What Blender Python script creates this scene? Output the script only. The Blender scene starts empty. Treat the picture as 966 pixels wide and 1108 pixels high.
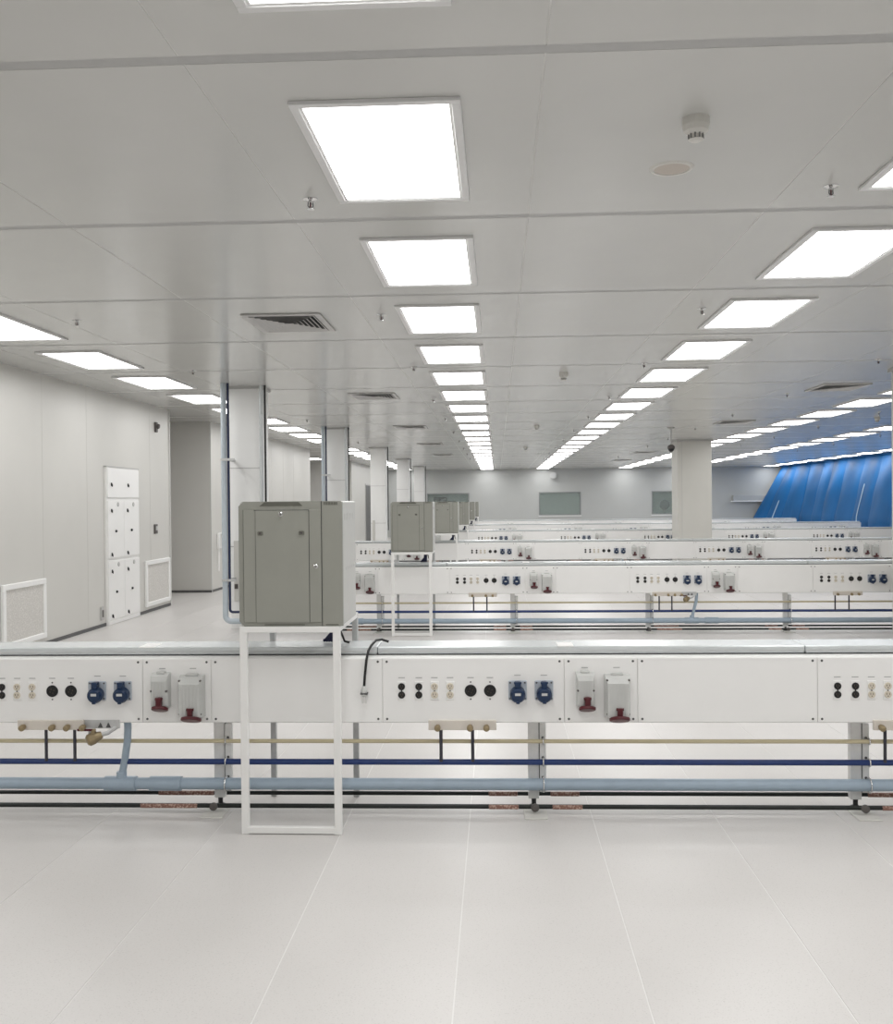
import bpy, bmesh, math, random
from mathutils import Vector, Matrix
random.seed(7)
S = bpy.context.scene
C = S.collection
PI = math.pi

# ------------------------------------------------------------------ camera
F, VX, VY, RHO, CAMH = 1075.5, 537.8, 543.2, 0.009, 1.5527
cam_d = bpy.data.cameras.new('camera')
cam_d.sensor_fit = 'VERTICAL'
cam_d.sensor_height = 24.0
cam_d.lens = 24.0 * F / 1108.0
cam_d.clip_start = 0.05
cam_d.clip_end = 200
cam = bpy.data.objects.new('camera', cam_d)
C.objects.link(cam)
yv = Vector(((VX - 483) / F, -(VY - 554) / F, -1)).normalized()
xv = Vector((1, RHO, 0)); xv = (xv - yv * xv.dot(yv)).normalized()
zv = xv.cross(yv)
cam.matrix_world = Matrix.Translation((0, 0, CAMH)) @ Matrix((xv, yv, zv)).to_4x4()
S.camera = cam

# ------------------------------------------------------------------ world, exposure
w = bpy.data.worlds.new('world'); S.world = w
w.use_nodes = True
w.node_tree.nodes['Background'].inputs[0].default_value = (.8, .85, .9, 1)
w.node_tree.nodes['Background'].inputs[1].default_value = 0.3
S.view_settings.view_transform = 'Standard'
S.view_settings.look = 'None'
S.view_settings.gamma = 1
S.view_settings.use_curve_mapping = False
S.view_settings.exposure = 0.0
LAMP = 8.4            # radiance of the ceiling light diffusers
S.cycles.max_bounces = 10
S.cycles.diffuse_bounces = 6
S.cycles.sample_clamp_indirect = 8

# ------------------------------------------------------------------ materials
def mat(name, col, rough=.5, metal=0.0, noise=0.0, nscale=20, bump=0.0, bscale=200, spec=.5, coat=0.0, var=None, trans=0.0, ior=1.45):
    m = bpy.data.materials.new(name); m.use_nodes = True
    nt = m.node_tree; b = nt.nodes['Principled BSDF']
    b.inputs['Base Color'].default_value = (*col, 1)
    b.inputs['Roughness'].default_value = rough
    b.inputs['Metallic'].default_value = metal
    b.inputs['Specular IOR Level'].default_value = spec
    b.inputs['Coat Weight'].default_value = coat
    b.inputs['Transmission Weight'].default_value = trans
    b.inputs['IOR'].default_value = ior
    tc = nt.nodes.new('ShaderNodeTexCoord')
    if noise:
        n = nt.nodes.new('ShaderNodeTexNoise'); n.inputs['Scale'].default_value = nscale; n.inputs['Detail'].default_value = 4
        nt.links.new(tc.outputs['Object'], n.inputs['Vector'])
        r = nt.nodes.new('ShaderNodeMix'); r.data_type = 'RGBA'
        c2 = var if var else tuple(max(0, c * (1 - noise)) for c in col)
        r.inputs['A'].default_value = (*col, 1); r.inputs['B'].default_value = (*c2, 1)
        mr = nt.nodes.new('ShaderNodeMapRange'); mr.inputs[1].default_value = .35; mr.inputs[2].default_value = .65
        nt.links.new(n.outputs['Fac'], mr.inputs[0]); nt.links.new(mr.outputs[0], r.inputs['Factor'])
        nt.links.new(r.outputs['Result'], b.inputs['Base Color'])
    if bump:
        n2 = nt.nodes.new('ShaderNodeTexNoise'); n2.inputs['Scale'].default_value = bscale
        nt.links.new(tc.outputs['Object'], n2.inputs['Vector'])
        bp = nt.nodes.new('ShaderNodeBump'); bp.inputs['Strength'].default_value = bump; bp.inputs['Distance'].default_value = .002
        nt.links.new(n2.outputs['Fac'], bp.inputs['Height']); nt.links.new(bp.outputs[0], b.inputs['Normal'])
    return m

def lamp_mat():
    m = bpy.data.materials.new('lit_diffuser'); m.use_nodes = True
    nt = m.node_tree; b = nt.nodes['Principled BSDF']
    b.inputs['Base Color'].default_value = (.9, .9, .9, 1)
    b.inputs['Emission Color'].default_value = (1, .998, .992, 1)
    b.inputs['Emission Strength'].default_value = LAMP
    m.cycles.emission_sampling = 'FRONT'
    return m

def floor_mat():
    m = mat('floor_vinyl', (.62, .60, .585), rough=.36, spec=.5)
    nt = m.node_tree; b = nt.nodes['Principled BSDF']
    tc = nt.nodes.new('ShaderNodeTexCoord')
    def noise(scale, lo, hi, c1, c2, prev=None):
        n = nt.nodes.new('ShaderNodeTexNoise'); n.inputs['Scale'].default_value = scale; n.inputs['Detail'].default_value = 3
        nt.links.new(tc.outputs['Object'], n.inputs['Vector'])
        mr = nt.nodes.new('ShaderNodeMapRange'); mr.inputs[1].default_value = lo; mr.inputs[2].default_value = hi
        nt.links.new(n.outputs['Fac'], mr.inputs[0])
        mx = nt.nodes.new('ShaderNodeMix'); mx.data_type = 'RGBA'
        nt.links.new(mr.outputs[0], mx.inputs['Factor'])
        if prev is None: mx.inputs['A'].default_value = (*c1, 1)
        else: nt.links.new(prev, mx.inputs['A'])
        mx.inputs['B'].default_value = (*c2, 1)
        return mx.outputs['Result']
    o = noise(1.2, .3, .7, (.625, .607, .593), (.59, .572, .558))
    o = noise(160, .58, .72, None, (.51, .495, .48), o)
    nt.links.new(o, b.inputs['Base Color'])
    n = nt.nodes.new('ShaderNodeTexNoise'); n.inputs['Scale'].default_value = 30
    nt.links.new(tc.outputs['Object'], n.inputs['Vector'])
    bp = nt.nodes.new('ShaderNodeBump'); bp.inputs['Strength'].default_value = .08; bp.inputs['Distance'].default_value = .002
    nt.links.new(n.outputs['Fac'], bp.inputs['Height']); nt.links.new(bp.outputs[0], b.inputs['Normal'])
    return m

def mesh_mat():
    m = mat('filter_mesh', (.62, .60, .57), rough=.8)
    nt = m.node_tree; b = nt.nodes['Principled BSDF']
    tc = nt.nodes.new('ShaderNodeTexCoord')
    v = nt.nodes.new('ShaderNodeTexVoronoi'); v.inputs['Scale'].default_value = 70
    nt.links.new(tc.outputs['Object'], v.inputs['Vector'])
    mx = nt.nodes.new('ShaderNodeMix'); mx.data_type = 'RGBA'
    mx.inputs['A'].default_value = (.5, .485, .46, 1); mx.inputs['B'].default_value = (.72, .70, .67, 1)
    nt.links.new(v.outputs['Distance'], mx.inputs['Factor']); nt.links.new(mx.outputs['Result'], b.inputs['Base Color'])
    return m

def label_mat():
    m = mat('brown_label', (.30, .14, .10), rough=.5)
    nt = m.node_tree; b = nt.nodes['Principled BSDF']
    tc = nt.nodes.new('ShaderNodeTexCoord')
    n = nt.nodes.new('ShaderNodeTexNoise'); n.inputs['Scale'].default_value = 90; n.inputs['Detail'].default_value = 2
    nt.links.new(tc.outputs['Object'], n.inputs['Vector'])
    mr = nt.nodes.new('ShaderNodeMapRange'); mr.inputs[1].default_value = .5; mr.inputs[2].default_value = .62
    nt.links.new(n.outputs['Fac'], mr.inputs[0])
    mx = nt.nodes.new('ShaderNodeMix'); mx.data_type = 'RGBA'
    mx.inputs['A'].default_value = (.23, .12, .09, 1); mx.inputs['B'].default_value = (.48, .34, .28, 1)
    nt.links.new(mr.outputs[0], mx.inputs['Factor']); nt.links.new(mx.outputs['Result'], b.inputs['Base Color'])
    return m

M = {
 'floor': floor_mat(),
 'weld': mat('floor_weld', (.76, .75, .735), rough=.4, noise=.03),
 'ceil': mat('ceiling_panel_paint', (.545, .545, .527), rough=.18, noise=.02, nscale=3, spec=.75, bump=.03, bscale=3),
 'joint': mat('ceiling_joint_aluminium', (.43, .43, .425), rough=.4, metal=.2, noise=.04),
 'seam': mat('ceiling_sealant', (.64, .64, .62), rough=.6, noise=.02),
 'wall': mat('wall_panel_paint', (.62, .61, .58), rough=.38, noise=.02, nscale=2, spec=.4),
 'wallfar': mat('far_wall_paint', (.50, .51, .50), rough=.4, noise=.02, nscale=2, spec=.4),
 'wallseam': mat('wall_joint_sealant', (.555, .545, .515), rough=.5, noise=.02),
 'base': mat('dark_baseboard', (.10, .10, .10), rough=.5, noise=.1),
 'white': mat('white_powder_coat', (.82, .815, .80), rough=.36, noise=.015, nscale=6, bump=.05),
 'panel': mat('white_panel_coat', (.855, .85, .838), rough=.36, noise=.015, nscale=6, bump=.05),
 'lampframe': mat('light_frame_grey', (.72, .72, .72), rough=.4, metal=.0, noise=.03),
 'lamptrim': mat('light_trim_white', (.85, .85, .84), rough=.4, noise=.02),
 'lamp': lamp_mat(),
 'alu': mat('brushed_aluminium', (.66, .69, .70), rough=.27, metal=.3, noise=.02, nscale=10),
 'steel': mat('galvanised_steel', (.57, .575, .575), rough=.4, metal=.4, noise=.08, nscale=30),
 'post': mat('pale_steel_channel', (.80, .80, .79), rough=.4, metal=.1, noise=.06, nscale=30),
 'chrome': mat('chrome', (.8, .8, .8), rough=.15, metal=1, noise=.03),
 'screw': mat('screw_metal', (.11, .11, .11), rough=.45, metal=.4, noise=.1),
 'black': mat('black_plastic', (.012, .012, .013), rough=.4, noise=.2),
 'blackpipe': mat('black_green_pipe', (.008, .012, .010), rough=.4, noise=.2),
 'ivory': mat('ivory_socket_plastic', (.66, .60, .50), rough=.4, noise=.05),
 'slot': mat('socket_slot_dark', (.09, .07, .05), rough=.6, noise=.1),
 'bluecap': mat('blue_socket_cap', (.010, .030, .080), rough=.35, noise=.1),
 'greyplate': mat('grey_socket_plate', (.42, .46, .52), rough=.4, noise=.08),
 'greybox': mat('grey_socket_housing', (.56, .565, .55), rough=.42, noise=.04),
 'red': mat('dark_red_socket_lid', (.085, .008, .013), rough=.38, noise=.1),
 'print': mat('printed_marking', (.38, .38, .38), rough=.6, noise=.05),
 'yellow': mat('yellow_beige_pipe', (.58, .51, .34), rough=.4, noise=.05),
 'blue': mat('dark_blue_pipe', (.017, .042, .16), rough=.35, noise=.08),
 'riser': mat('pale_riser_pipe', (.50, .56, .61), rough=.35, noise=.04),
 'navypipe': mat('deep_navy_pipe', (.018, .028, .075), rough=.35, noise=.08),
 'lightblue': mat('pale_blue_grey_pipe', (.36, .445, .53), rough=.35, noise=.05),
 'hose': mat('dark_grey_hose', (.055, .055, .07), rough=.5, noise=.1),
 'navy': mat('navy_cable_sheath', (.012, .016, .06), rough=.5, noise=.1),
 'brass': mat('brass', (.34, .27, .16), rough=.4, metal=.7, noise=.1),
 'beige': mat('beige_manifold_plate', (.66, .61, .55), rough=.45, noise=.04),
 'cab': mat('grey_cabinet_paint', (.30, .302, .268), rough=.42, noise=.03, nscale=8, bump=.06),
 'cabside': mat('light_grey_cabinet_side', (.55, .55, .53), rough=.4, noise=.03, nscale=8),
 'cablatch': mat('cabinet_latch_grey', (.20, .20, .17), rough=.5, noise=.05),
 'cabdark': mat('cabinet_vent_shadow_grey', (.12, .12, .10), rough=.6, noise=.1),
 'gap': mat('matte_near_black', (.035, .036, .035), rough=.7, noise=.1),  # near black for conduits, slots, gaps and the shadow line under the trunking
 'label': label_mat(),
 'mesh': mesh_mat(),
 'column': mat('white_column_paint', (.87, .87, .86), rough=.36, noise=.02, nscale=3),
 'colgrey': mat('cream_grey_column_paint', (.62, .61, .57), rough=.4, noise=.02, nscale=3),
 'tarp': mat('blue_plastic_sheet', (.007, .125, .35), rough=.55, noise=.15, nscale=1.2, spec=.35),
 'tape': mat('pale_tape', (.45, .60, .75), rough=.4, noise=.05),
 'glass': mat('window_glass', (.80, .88, .85), rough=.04, trans=.85, noise=.02, ior=1.45),
 'winframe': mat('window_frame_grey', (.50, .51, .50), rough=.4, metal=.2, noise=.03),
 'winedge': mat('window_edge_grey', (.27, .285, .28), rough=.4, noise=.03),
 'corridor': mat('corridor_wall', (.62, .68, .66), rough=.6, noise=.05),
 'vent': mat('vent_grey', (.50, .495, .485), rough=.45, noise=.04),
 'ventdark': mat('vent_dark_blade', (.20, .20, .195), rough=.5, noise=.06),
 'cream': mat('cream_plastic', (.64, .63, .595), rough=.5, noise=.03),
 'speaker': mat('speaker_cloth', (.56, .51, .46), rough=.8, noise=.1, nscale=300),
 'door': mat('dark_grey_door', (.13, .13, .13), rough=.45, noise=.08),
 'dkgrey': mat('dark_grey_plastic', (.10, .09, .085), rough=.5, noise=.1),
}

# ------------------------------------------------------------------ mesh builder
class MB:
    def __init__(s): s.v = []; s.f = []; s.mi = []; s.sm = []; s.mats = []
    def m(s, key):
        if key not in s.mats: s.mats.append(key)
        return s.mats.index(key)
    def add(s, vs, fs, key, smooth=False):
        o = len(s.v); s.v += [tuple(v) for v in vs]; i = s.m(key)
        for f in fs: s.f.append(tuple(o + k for k in f)); s.mi.append(i); s.sm.append(smooth)
        return s
    def box(s, x0, x1, y0, y1, z0, z1, key, bev=0.0, seg=1):
        if bev <= 0:
            vs = [(x0,y0,z0),(x1,y0,z0),(x1,y1,z0),(x0,y1,z0),(x0,y0,z1),(x1,y0,z1),(x1,y1,z1),(x0,y1,z1)]
            return s.add(vs, [(0,3,2,1),(4,5,6,7),(0,1,5,4),(1,2,6,5),(2,3,7,6),(3,0,4,7)], key)
        b = bmesh.new(); bmesh.ops.create_cube(b, size=1)
        for v in b.verts:
            v.co = Vector(((x0+x1)/2 + v.co.x*(x1-x0), (y0+y1)/2 + v.co.y*(y1-y0), (z0+z1)/2 + v.co.z*(z1-z0)))
        bmesh.ops.bevel(b, geom=b.edges[:], offset=bev, segments=seg, affect='EDGES', profile=.5)
        b.verts.index_update()
        s.add([v.co[:] for v in b.verts], [[v.index for v in f.verts] for f in b.faces], key); b.free()
        return s
    def tube(s, pts, r, key, n=10, cap=True, rads=None):
        pts = [Vector(p) for p in pts]; N = len(pts); rings = []
        t0 = (pts[1]-pts[0]).normalized()
        ref = Vector((0,0,1)) if abs(t0.z) < .9 else Vector((1,0,0))
        u = t0.cross(ref).normalized()
        for i, p in enumerate(pts):
            if i == 0: t = t0
            elif i == N-1: t = (pts[-1]-pts[-2]).normalized()
            else: t = ((pts[i]-pts[i-1]).normalized() + (pts[i+1]-pts[i]).normalized()).normalized()
            u = (u - t*u.dot(t)).normalized(); w_ = t.cross(u)
            rr = rads[i] if rads else r
            rings.append([p + (u*math.cos(2*PI*k/n) + w_*math.sin(2*PI*k/n))*rr for k in range(n)])
        vs = [v for R in rings for v in R]
        fs = [(i*n+k, i*n+(k+1) % n, (i+1)*n+(k+1) % n, (i+1)*n+k) for i in range(N-1) for k in range(n)]
        s.add(vs, fs, key, True)
        if cap:
            s.add(rings[0], [tuple(reversed(range(n)))], key); s.add(rings[-1], [tuple(range(n))], key)
        return s
    def lathe(s, c, axis, prof, key, n=16):
        # prof: list of (distance along axis, radius)
        a = Vector(axis).normalized(); c = Vector(c)
        ref = Vector((0,0,1)) if abs(a.z) < .9 else Vector((1,0,0))
        u = a.cross(ref).normalized(); w_ = a.cross(u)
        rings = [[c + a*h + (u*math.cos(2*PI*k/n)+w_*math.sin(2*PI*k/n))*max(r, 1e-4) for k in range(n)] for h, r in prof]
        for i in range(len(rings)-1):
            s.add(rings[i]+rings[i+1], [(k, (k+1) % n, n+(k+1) % n, n+k) for k in range(n)], key)
        s.add(rings[0], [tuple(reversed(range(n)))], key); s.add(rings[-1], [tuple(range(n))], key)
        return s
    def prism(s, poly, y0, y1, key):       # polygon in x,z extruded along y
        n = len(poly)
        vs = [(x, y0, z) for x, z in poly] + [(x, y1, z) for x, z in poly]
        return s.add(vs, [tuple(range(n)), tuple(reversed(range(n, 2*n)))] + [(k, n+k, n+(k+1) % n, (k+1) % n) for k in range(n)], key)
    def mesh(s, name):
        me = bpy.data.meshes.new(name); me.from_pydata(s.v, [], s.f)
        for k in s.mats: me.materials.append(M[k])
        me.polygons.foreach_set('material_index', s.mi); me.polygons.foreach_set('use_smooth', s.sm)
        b = bmesh.new(); b.from_mesh(me); bmesh.ops.recalc_face_normals(b, faces=b.faces[:]); b.to_mesh(me); b.free()
        me.update(); return me
    def build(s, name, parent=None, loc=(0,0,0), rz=0):
        return obj(name, s.mesh(name), parent, loc, rz)

def obj(name, me, parent=None, loc=(0,0,0), rz=0, label=None):
    o = bpy.data.objects.new(name, me); C.objects.link(o)
    o.parent = parent; o.location = loc; o.rotation_euler = (0, 0, rz)
    if label: o['label'] = label
    return o
def thing(name, label, cat, loc=(0,0,0), rz=0, group=None):
    o = bpy.data.objects.new(name, None); C.objects.link(o); o.empty_display_size = .1
    o.location = loc; o.rotation_euler = (0, 0, rz)
    return tag(o, label, cat, group)
def tag(o, label, cat, group=None):
    o['label'] = label; o['category'] = cat
    if group: o['group'] = group
    return o
def struct(o, label=None, cat=None):
    o['kind'] = 'structure'
    if label: o['label'] = label; o['category'] = cat
    return o
def arc(c, a, b, r, n=6):   # fillet points: corner c between directions a and b (unit vectors from corner)
    c, a, b = Vector(c), Vector(a), Vector(b)
    p0, ctr, out = c + a*r, c + a*r + b*r, []
    for i in range(n+1):
        t = PI/2*i/n
        out.append(ctr - b*r*math.cos(t) - a*r*math.sin(t))
    return out
ORD = ['first','second','third','fourth','fifth','sixth','seventh','eighth','ninth','tenth','eleventh','twelfth','thirteenth','fourteenth','fifteenth','sixteenth','seventeenth','eighteenth','nineteenth','twentieth','twenty-first','twenty-second','twenty-third','twenty-fourth','twenty-fifth']

CH = 3.02                     # ceiling height
YF, YB = 44.6, -7.0           # far wall, wall behind the viewpoint
XL, XR = -5.05, 12.75

# ------------------------------------------------------------------ floor
fl = struct(MB().box(-9.8, 13.0, YB-.2, YF+3, -.12, 0, 'weld').build('floor'), 'pale grey speckled vinyl floor with thin light weld seams', 'floor')
strip = MB().box(.0025, .5975, 0, YF-YB, 0, .0015, 'floor').mesh('floor_strip')
x = -.147 - .6*16
while x < 12.7:
    obj('floor_strip', strip, fl, (x, YB, 0)); x += .6

# ------------------------------------------------------------------ ceiling
ce = struct(MB().box(-9.8, 13.0, YB-.2, YF+3, CH+.0012, CH+.12, 'seam').build('ceiling'), 'ceiling of pale grey metal cleanroom panels', 'ceiling')
PY = 1.88; J0 = 3.25
pan = MB().box(.003, 1.197, .032, PY-.032, 0, .0065, 'ceil').mesh('ceiling_panel')
jm = MB().box(-9.7, XR, -.031, .031, .0006, .0065, 'joint').mesh('ceiling_joint')
field = MB()
for r in range(-6, 22):
    y = J0 + PY*r
    obj('ceiling_joint', jm, ce, (0, y, CH))
    for j in range(-8, 12):
        x = -1.03 + 1.2*j
        if x > 12.7: continue
        vis = abs(x+.6) < (y+PY)*.56 + 1.2 and (0 <= y+PY)
        if r <= 10 and vis: obj('ceiling_panel', pan, ce, (x, y, CH))
        elif y + PY < YF + .3 and (x > -6.2 or y > 14): field.box(x+.003, x+1.197, y+.032, y+PY-.032, CH, CH+.0065, 'ceil')
fo = field.build('ceiling_panel', ce); fo['kind'] = 'stuff'; fo['label'] = 'far ceiling panels receding to the end wall'

# ------------------------------------------------------------------ walls
T = .15
wl = MB()
def wseg(mb, x0, y0, x1, y1, key='wall'):
    mb.box(x0, x1, y0, y1, 0, CH+.006, key)
wseg(wl, XL-T, YB, XL, 15.1)
wseg(wl, -7.2, 15.1-T, XL-T, 15.1); wseg(wl, -7.2-T, 15.1-T, -7.2, 17.3+T)
wseg(wl, -7.2, 17.3, XL, 17.3+T)
wseg(wl, XL-T, 17.3+T, XL, 26.7)
wseg(wl, -9.4, 26.7-T, XL-T, 26.7); wseg(wl, -9.4-T, 26.7-T, -9.4, 34.4+T)
wseg(wl, -9.4, 34.4, XL, 34.4+T)
wseg(wl, XL-T, 34.4+T, XL, YF)
WL = struct(wl.build('wall_left'), 'warm grey panelled left wall with two recesses', 'wall')
bb = MB()
for a in ((XL, YB, XL+.012, 15.1), (-7.2, 17.288, XL+.012, 17.3), (XL, 17.3, XL+.012, 26.7), (-9.4, 34.388, XL+.012, 34.4), (XL, 34.4, XL+.012, YF)):
    bb.box(a[0], a[2], a[1], a[3], .0015, .042, 'base')
struct(bb.build('baseboard_left'))
# thin vertical wall panel joints
tj = MB()
for y in (9.6, 10.82, 12.02, 14.25, 18.5, 19.7, 20.9, 22.1, 23.3, 24.5, 36.5, 40.5, 42.5):
    tj.box(XL, XL+.001, y, y+.005, .05, CH, 'wallseam')
for x in (-6.2,):
    tj.box(x, x+.005, 17.299, 17.3, .05, CH, 'wallseam')
struct(tj.build('trim_1'))
tc_ = MB().box(XL-.002, XL+.02, 15.08, 15.102, .0015, CH, 'seam').box(XL-.002, XL+.015, 17.298, 17.32, .0015, CH, 'seam')
struct(tc_.build('trim_2'))

# far wall with three window openings
wins = [(-3.15, -1.25, .95, 1.97), (1.86, 3.73, .93, 1.98), (6.86, 8.75, .93, 1.98)]
wb = MB(); xs = XL - T
for (a, b, z0, z1) in wins:
    wb.box(xs, a, YF, YF+.2, 0, CH+.006, 'wallfar'); wb.box(a, b, YF, YF+.2, 0, z0, 'wallfar'); wb.box(a, b, YF, YF+.2, z1, CH+.006, 'wallfar'); xs = b
wb.box(xs, XR+.2, YF, YF+.2, 0, CH+.006, 'wallfar')
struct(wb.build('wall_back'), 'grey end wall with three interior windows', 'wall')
struct(MB().box(XL-T, XR+.2, YF+2.6, YF+2.75, 0, CH+.006, 'corridor').build('wall_corridor'))
for i, (a, b, z0, z1) in enumerate(wins):
    wo = struct(bpy.data.objects.new('window_%d' % (i+1), None)); C.objects.link(wo); wo.location = ((a+b)/2, YF, z0)
    h = (b-a)/2; H = z1-z0
    wf = MB(); t = .05
    wf.box(-h, h, -.012, .1, 0, t, 'winedge'); wf.box(-h, h, -.012, .1, H-t, H, 'winedge')
    wf.box(-h, -h+t, -.012, .1, t, H-t, 'winedge'); wf.box(h-t, h, -.012, .1, t, H-t, 'winedge')
    wf.build('window_frame', wo)
    MB().box(-h+t, h-t, .05, .058, t, H-t, 'glass').build('window_pane', wo)
    MB().box(-h-.02, h+.02, -.03, 0, -.04, 0, 'lamptrim').build('window_sill', wo)
# things seen through the first window
eq = MB().box(-3.0, -1.9, YF+.9, YF+1.4, .0, 1.62, 'dkgrey', .02).box(-2.9, -2.3, YF+.85, YF+1.2, 1.62, 1.8, 'black', .02)
tag(eq.build('equipment_cabinet'), 'dark equipment seen through the window behind the grey cabinets', 'equipment')
fan = MB().lathe((7.6, YF+1.0, 1.36), (0, 1, 0), [(0, .22), (.12, .22), (.16, .15)], 'ventdark', 20).tube([(7.6, YF+1.1, 0), (7.6, YF+1.1, 1.2)], .05, 'ventdark')
tag(fan.build('pedestal_fan'), 'round dark shape behind the window beside the thick column', 'equipment')

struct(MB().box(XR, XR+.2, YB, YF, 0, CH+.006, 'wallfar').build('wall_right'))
struct(MB().box(-9.8, XR+.2, YB-.2, YB, 0, CH+.006, 'wall').build('wall_front'))

# far wall fittings
d = thing('wall_duct', 'pale horizontal duct box on the end wall beside the blue sheet', 'duct', (11.1, YF, 1.52))
MB().box(-.72, 1.2, -.22, 0, 0, .24, 'winframe', .01).build('duct_body', d)
MB().box(-.76, 1.24, -.25, 0, -.05, 0, 'lamptrim').build('lower_flange', d)
d = thing('wall_speaker', 'small white horn fitting high on the end wall above the clear window', 'speaker', (2.5, YF, 2.72))
MB().box(-.1, .1, -.05, 0, -.12, .12, 'lamptrim', .01).build('mount', d)
MB().lathe((.0, -.05, 0), (0, -1, 0), [(0, .06), (.1, .09), (.16, .15), (.18, .15)], 'steel', 18).build('horn', d)

# ------------------------------------------------------------------ ceiling lights
LX = [(-4.06, 'beside the left wall'), (-.435, 'above the grey cabinets'), (2.03, 'right of the centre line'),
      (5.63, 'past the thick column'), (8.14, 'before the blue sheet'), (11.88, 'along the blue sheet')]
lf = MB()
W, L, t = .63, 1.2, .034
for x0, x1, y0, y1 in ((-W/2, W/2, 0, t), (-W/2, W/2, L-t, L), (-W/2, -W/2+t, t, L-t), (W/2-t, W/2, t, L-t)):
    lf.box(x0, x1, y0, y1, -.016, 0, 'lampframe', .002)
LFm = lf.mesh('light_frame')
lt = MB(); a = W/2-t; q = .011
for x0, x1, y0, y1 in ((-a, a, t, t+q), (-a, a, L-t-q, L-t), (-a, -a+q, t+q, L-t-q), (a-q, a, t+q, L-t-q)):
    lt.box(x0, x1, y0, y1, -.011, -.001, 'lamptrim')
LTm = lt.mesh('inner_trim')
dm = MB().add([(-a+q, t+q, -.006), (-a+q, L-t-q, -.006), (a-q, L-t-q, -.006), (a-q, t+q, -.006)], [(0, 1, 2, 3)], 'lamp')
me = bpy.data.meshes.new('diffuser'); me.from_pydata(dm.v, [], [(0, 1, 2, 3)]); me.materials.append(M['lamp'])
if me.polygons[0].normal.z > 0: me.flip_normals()
DFm = me
def px(x, y, z):
    p = cam.matrix_world.inverted() @ Vector((x, y, z))
    if p.z > -.1: return (9999, 9999)
    return (483 + F*p.x/-p.z, 554 - F*p.y/-p.z)
bpy.context.view_layer.update()
def seen(x, y, z, mx=0, my=0): 
    u, v = px(x, y, z); return -mx < u < 966+mx and -my < v < 1108+my
def light(x, y, lab, grp):
    o = thing('ceiling_light', lab, 'light', (x, y, CH), 0, grp)
    obj('light_frame', LFm, o); obj('inner_trim', LTm, o); obj('diffuser', DFm, o)
for x, desc in LX:
    n = 0
    for k in range(-4, 22):
        y = 3.6 + PY*k
        vis = any(seen(x+dx, y+dy, CH) for dx in (-.25, 0, .25) for dy in (.02, .6, 1.18))
        if not vis and y > 12: continue
        if vis:
            lab = 'ceiling panel light, %s from the camera in the row %s' % (ORD[n], desc); n += 1
        else: lab = 'ceiling panel light outside the photograph in the row ' + desc
        light(x, y, lab, 'recessed ceiling lights ' + desc)
for xc in (.2, 5.2): light(xc, YF+.9, 'unseen ceiling light added in the corridor to brighten the end windows', 'added corridor lights')  # out of sight, added so the window glass looks brighter
light(-6.0, 31.6, 'glowing ceiling light inside the far left wall recess', 'recess lights')

# ------------------------------------------------------------------ ceiling fittings
sm = MB().lathe((0, 0, 0), (0, 0, -1), [(0, .036), (.004, .036), (.008, .02), (.012, .012), (.02, .011)], 'chrome', 16)
arms = MB().tube([(-.011, 0, -.018), (-.013, 0, -.034), (0, 0, -.048)], .0028, 'screw', 6).tube([(.011, 0, -.018), (.013, 0, -.034), (0, 0, -.048)], .0028, 'screw', 6)
bulb = MB().tube([(0, 0, -.018), (0, 0, -.045)], .004, 'red', 6)
defl = MB().lathe((0, 0, -.046), (0, 0, -1), [(0, .006), (.002, .018), (.004, .018)], 'chrome', 12)
SP = [(k, m.mesh(k)) for k, m in (('escutcheon', sm), ('frame_arm', arms), ('glass_bulb', bulb), ('deflector', defl))]
sprk = []
for xs in (-3.3, -.885, 1.575, 4.02, 6.47, 8.9):
    for i, ys in enumerate((4.76, 7.7, 10.7, 14.0, 17.2, 20.4, 23.6, 26.8, 30.0, 33.2, 36.4, 39.6)):
        if seen(xs, ys, CH) and ys < 34: sprk.append((xs, ys))
dsc = {-3.3: 'nearest the left wall', -.885: 'left of the lights above the cabinets', 1.575: 'left of the lights right of centre', 4.02: 'lined up with the thick column', 6.47: 'right of the thick column', 8.9: 'over the blue tinted ceiling'}
cnt = {}
for xs, ys in sprk:
    cnt[xs] = cnt.get(xs, 0) + 1
    o = thing('fire_sprinkler', 'ceiling sprinkler, %s in the line %s' % (ORD[cnt[xs]-1], dsc[xs]), 'sprinkler', (xs, ys, CH), .5, 'ceiling sprinklers')
    for k, me in SP: obj(k, me, o)
# smoke detectors
db = MB().lathe((0, 0, 0), (0, 0, -1), [(0, .052), (.03, .052), (.034, .05), (.05, .046), (.058, .036)], 'cream', 24).mesh('detector_base')
dh = MB().lathe((0, 0, -.058), (0, 0, -1), [(0, .034), (.006, .026), (.02, .026), (.024, .03), (.03, .02)], 'cream', 20)
for k in range(10):
    t = 2*PI*k/10; dh.box(.027*math.cos(t)-.003, .027*math.cos(t)+.003, .027*math.sin(t)-.003, .027*math.sin(t)+.003, -.079, -.06, 'ventdark')
dh = dh.mesh('sensor_head')
for i, (x, y, lab) in enumerate(((.775, 3.88, 'large white smoke detector on the ceiling in the foreground'), (.77, 11.4, 'smoke detector on the ceiling midway down the room'),
                   (.77, 19.2, 'smoke detector on the ceiling, third from the camera'), (.77, 26.7, 'tiny far smoke detector, farthest between the two central light rows'), (6.85, 18.3, 'smoke detector on the blue tinted ceiling at right'))):
    o = thing('smoke_detector', lab, 'detector', (x, y, CH), 0, 'smoke detectors'); obj('detector_base', db, o); obj('sensor_head', dh, o)
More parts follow.
